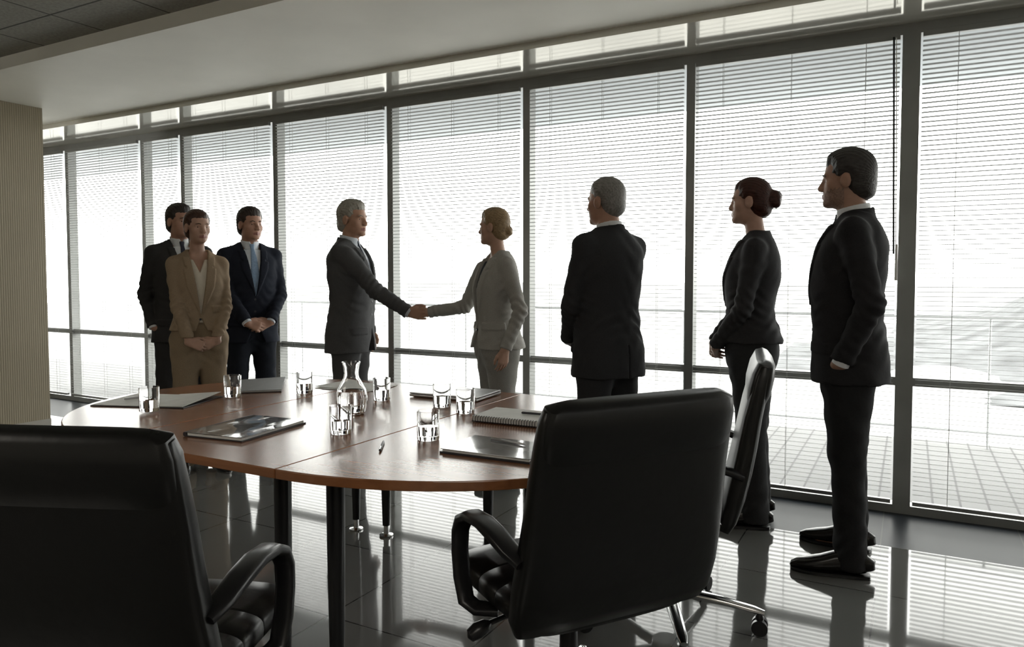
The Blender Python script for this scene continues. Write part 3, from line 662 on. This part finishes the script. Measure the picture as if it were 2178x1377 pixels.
BOXF = [(0, 3, 2, 1), (4, 5, 6, 7), (0, 1, 5, 4), (1, 2, 6, 5), (2, 3, 7, 6), (3, 0, 4, 7)]
def b_folder(o):
    MB().box((-.12, -.165, 0), (.12, .165, .004)).build('back_cover', M['dark'], o); MB().box((-.115, -.16, .004), (.113, .16, .012)).build('pages', M['paper'], o)
    n = 14; mb = MB(); vs = []; fs = []
    for j in range(n+1):
        for i in range(n+1):
            X = -.12+.24*i/n; Y = -.165+.33*j/n; vs.append((X, Y, .0135+.0012*math.sin(i*.7+j*.4)*math.sin(j*.5)+.0014))
    for j in range(n):
        for i in range(n): a = j*(n+1)+i; fs.append((a, a+1, a+n+2, a+n+1))
    mb.add(vs, fs).build('clear_cover', gcover, o, True); MB().tube((-.122, -.165, .008), (-.122, .165, .008), .008, .008, 10).build('binding', M['dark'], o)
doc('bound_report', 'bound report with glossy plastic cover near the lower left chair', 'report', -2.03, 1.80, .12, b_folder)
def b_note(o):
    MB().box((-.152, -.108, 0), (.152, .108, .006)).build('back_cover', M['dark'], o); MB().box((-.145, -.102, .006), (.147, .102, .012)).build('pages', M['paper'], o); MB().box((-.15, -.105, .012), (.15, .105, .0145)).build('front_cover', gcover2, o, bevel=.001)
doc('notebook', 'flat dark-edged notebook with grey cover partly behind the centre chair', 'notebook', -1.10, 1.95, .03, b_note)
def b_spiral(o):
    MB().box((-.15, -.1, .002), (.15, .1, .005)).build('back_cover', M['dark'], o); MB().box((-.147, -.097, .005), (.147, .1, .020)).build('pages', M['paper'], o); MB().box((-.15, -.1, .020), (.15, .1, .0225)).build('front_cover', M['paper'], o)
    mb = MB()
    for k in range(28):
        X = -.14+k*.0104; pts = [(X, -.1+.010*math.cos(q), .0135+.0118*math.sin(q)) for q in np.linspace(0, 2*PI, 13)]
        mb.loft(pts, [.0014]*13, [.0014]*13, 2, 6, (1, 0, 0))
    mb.build('spiral_binding', M['dark'], o, True)
doc('spiral_notebook', 'thick spiral-bound notebook behind the centre chair with a pen on top', 'notebook', -1.27, 2.40, .05, b_spiral)
def b_pap(o):
    MB().box((-.21, -.15, 0), (.21, .15, .004)).build('folder_cover', M['dark'], o, bevel=.001)
    MB().box((-.205, -.146, .0045), (0, .146, .006)).build('sheet', M['paper'], o)
    vs = [(.005, -.146, .005), (.2, -.142, .005), (.205, .142, .022), (.005, .146, .006)]
    MB().add(vs+[(a, b, c+.002) for a, b, c in vs], BOXF).build('sheet', M['paper'], o)
doc('document_folder', 'open folder of white papers at the left end of the table', 'folder', -2.83, 2.03, .35, b_pap)
def b_rais(o):
    MB().box((-.11, -.15, 0), (.11, .15, .004)).build('back_cover', M['dark'], o); MB().box((-.106, -.146, .004), (.106, .146, .008)).build('pages', M['paper'], o)
    vs = [(-.11, -.15, .009), (.11, -.15, .009), (.115, .14, .030), (-.105, .14, .022)]
    MB().add(vs+[(a, b, c+.0025) for a, b, c in vs], BOXF).build('front_cover', M['greycover'], o)
doc('report_folder', 'grey folder with its cover slightly lifted, in front of the man in navy', 'folder', -2.74, 2.50, .75, b_rais)
def b_loose(o):
    for k, (a, b, q) in enumerate(((0, 0, 0), (.03, .01, .12), (-.02, .02, -.1))):
        mb = MB(); c, s = math.cos(q), math.sin(q); ol = [(a+c*X-s*Y, b+s*X+c*Y) for X, Y in ((-.15, -.105), (.15, -.105), (.15, .105), (-.15, .105))]
        mb.prism(ol, .0015*k, .0015*k+.0012).build('sheet', M['paper'], o)
doc('paper_sheets', 'loose white papers behind the carafe', 'papers', -2.36, 2.74, .1, b_loose)
def b_lap(o):
    MB().box((-.17, -.118, .003), (.17, .118, .013)).build('base', M['silver'], o, bevel=.003); MB().box((-.17, -.118, .0145), (.17, .118, .021)).build('lid', M['silver'], o, bevel=.003)
    MB().box((-.155, -.108, 0), (.155, .108, .003)).box((-.16, -.112, .013), (.16, .115, .0145)).build('gasket', M['dark'], o)
doc('laptop', 'closed silver laptop at the far edge of the table', 'laptop', -1.79, 2.765, .05, b_lap)
def pen(label, x, y, z, rz, m, tilt=0):
    o = empty('pen', (x, y, z), rz); o.rotation_euler = (0, 0, rz); tag(o, label, 'pen')
    MB().loft([(-.07, 0, .0045), (-.066, 0, .0045), (.045, 0, .0045), (.062, 0, .0045), (.070, 0, .0045)], [.002, .0042, .0042, .0025, .0006], [.002, .0042, .0042, .0025, .0006], 2, 12, (0, 1, 0)).build('barrel', m, o, True)
    MB().box((-.068, -.001, .0086), (-.03, .001, .0098)).build('clip', M['chrome'], o)
pen('dark pen lying on bare table wood in front of the tumblers', -1.455, 1.82, TZ+.0004, 2.15, M['dark'])
pen('silver pen lying on the grey notebook beside the centre chair', -1.10, 2.0, TZ+.0152, -.15, M['silver'])
pen('dark pen lying on top of the spiral notebook', -1.20, 2.42, TZ+.0232, .1, M['dark'])
pen('silver pen on the open folder of papers at the left end', -2.93, 2.02, TZ+.0068, 1.2, M['silver'])
# ------------------------------------------------------------------ light
w = bpy.data.worlds.new('sky'); sc.world = w; w.use_nodes = True
bg = w.node_tree.nodes['Background']; bg.inputs[0].default_value = (1.0, .99, .95, 1); bg.inputs[1].default_value = 7.2
for k, (lx, ly) in enumerate(((-3.6, -1.2), (1.0, -1.2))):  # unseen warm area lights, added as fill to brighten faces and suits
    ld = bpy.data.lights.new('fill_light', 'AREA'); ld.energy = 32; ld.size = 1.6; ld.color = (1, .93, .82)
    lo_ = bpy.data.objects.new('fill_light', ld); COL.objects.link(lo_); lo_.location = (lx, ly, 2.69)
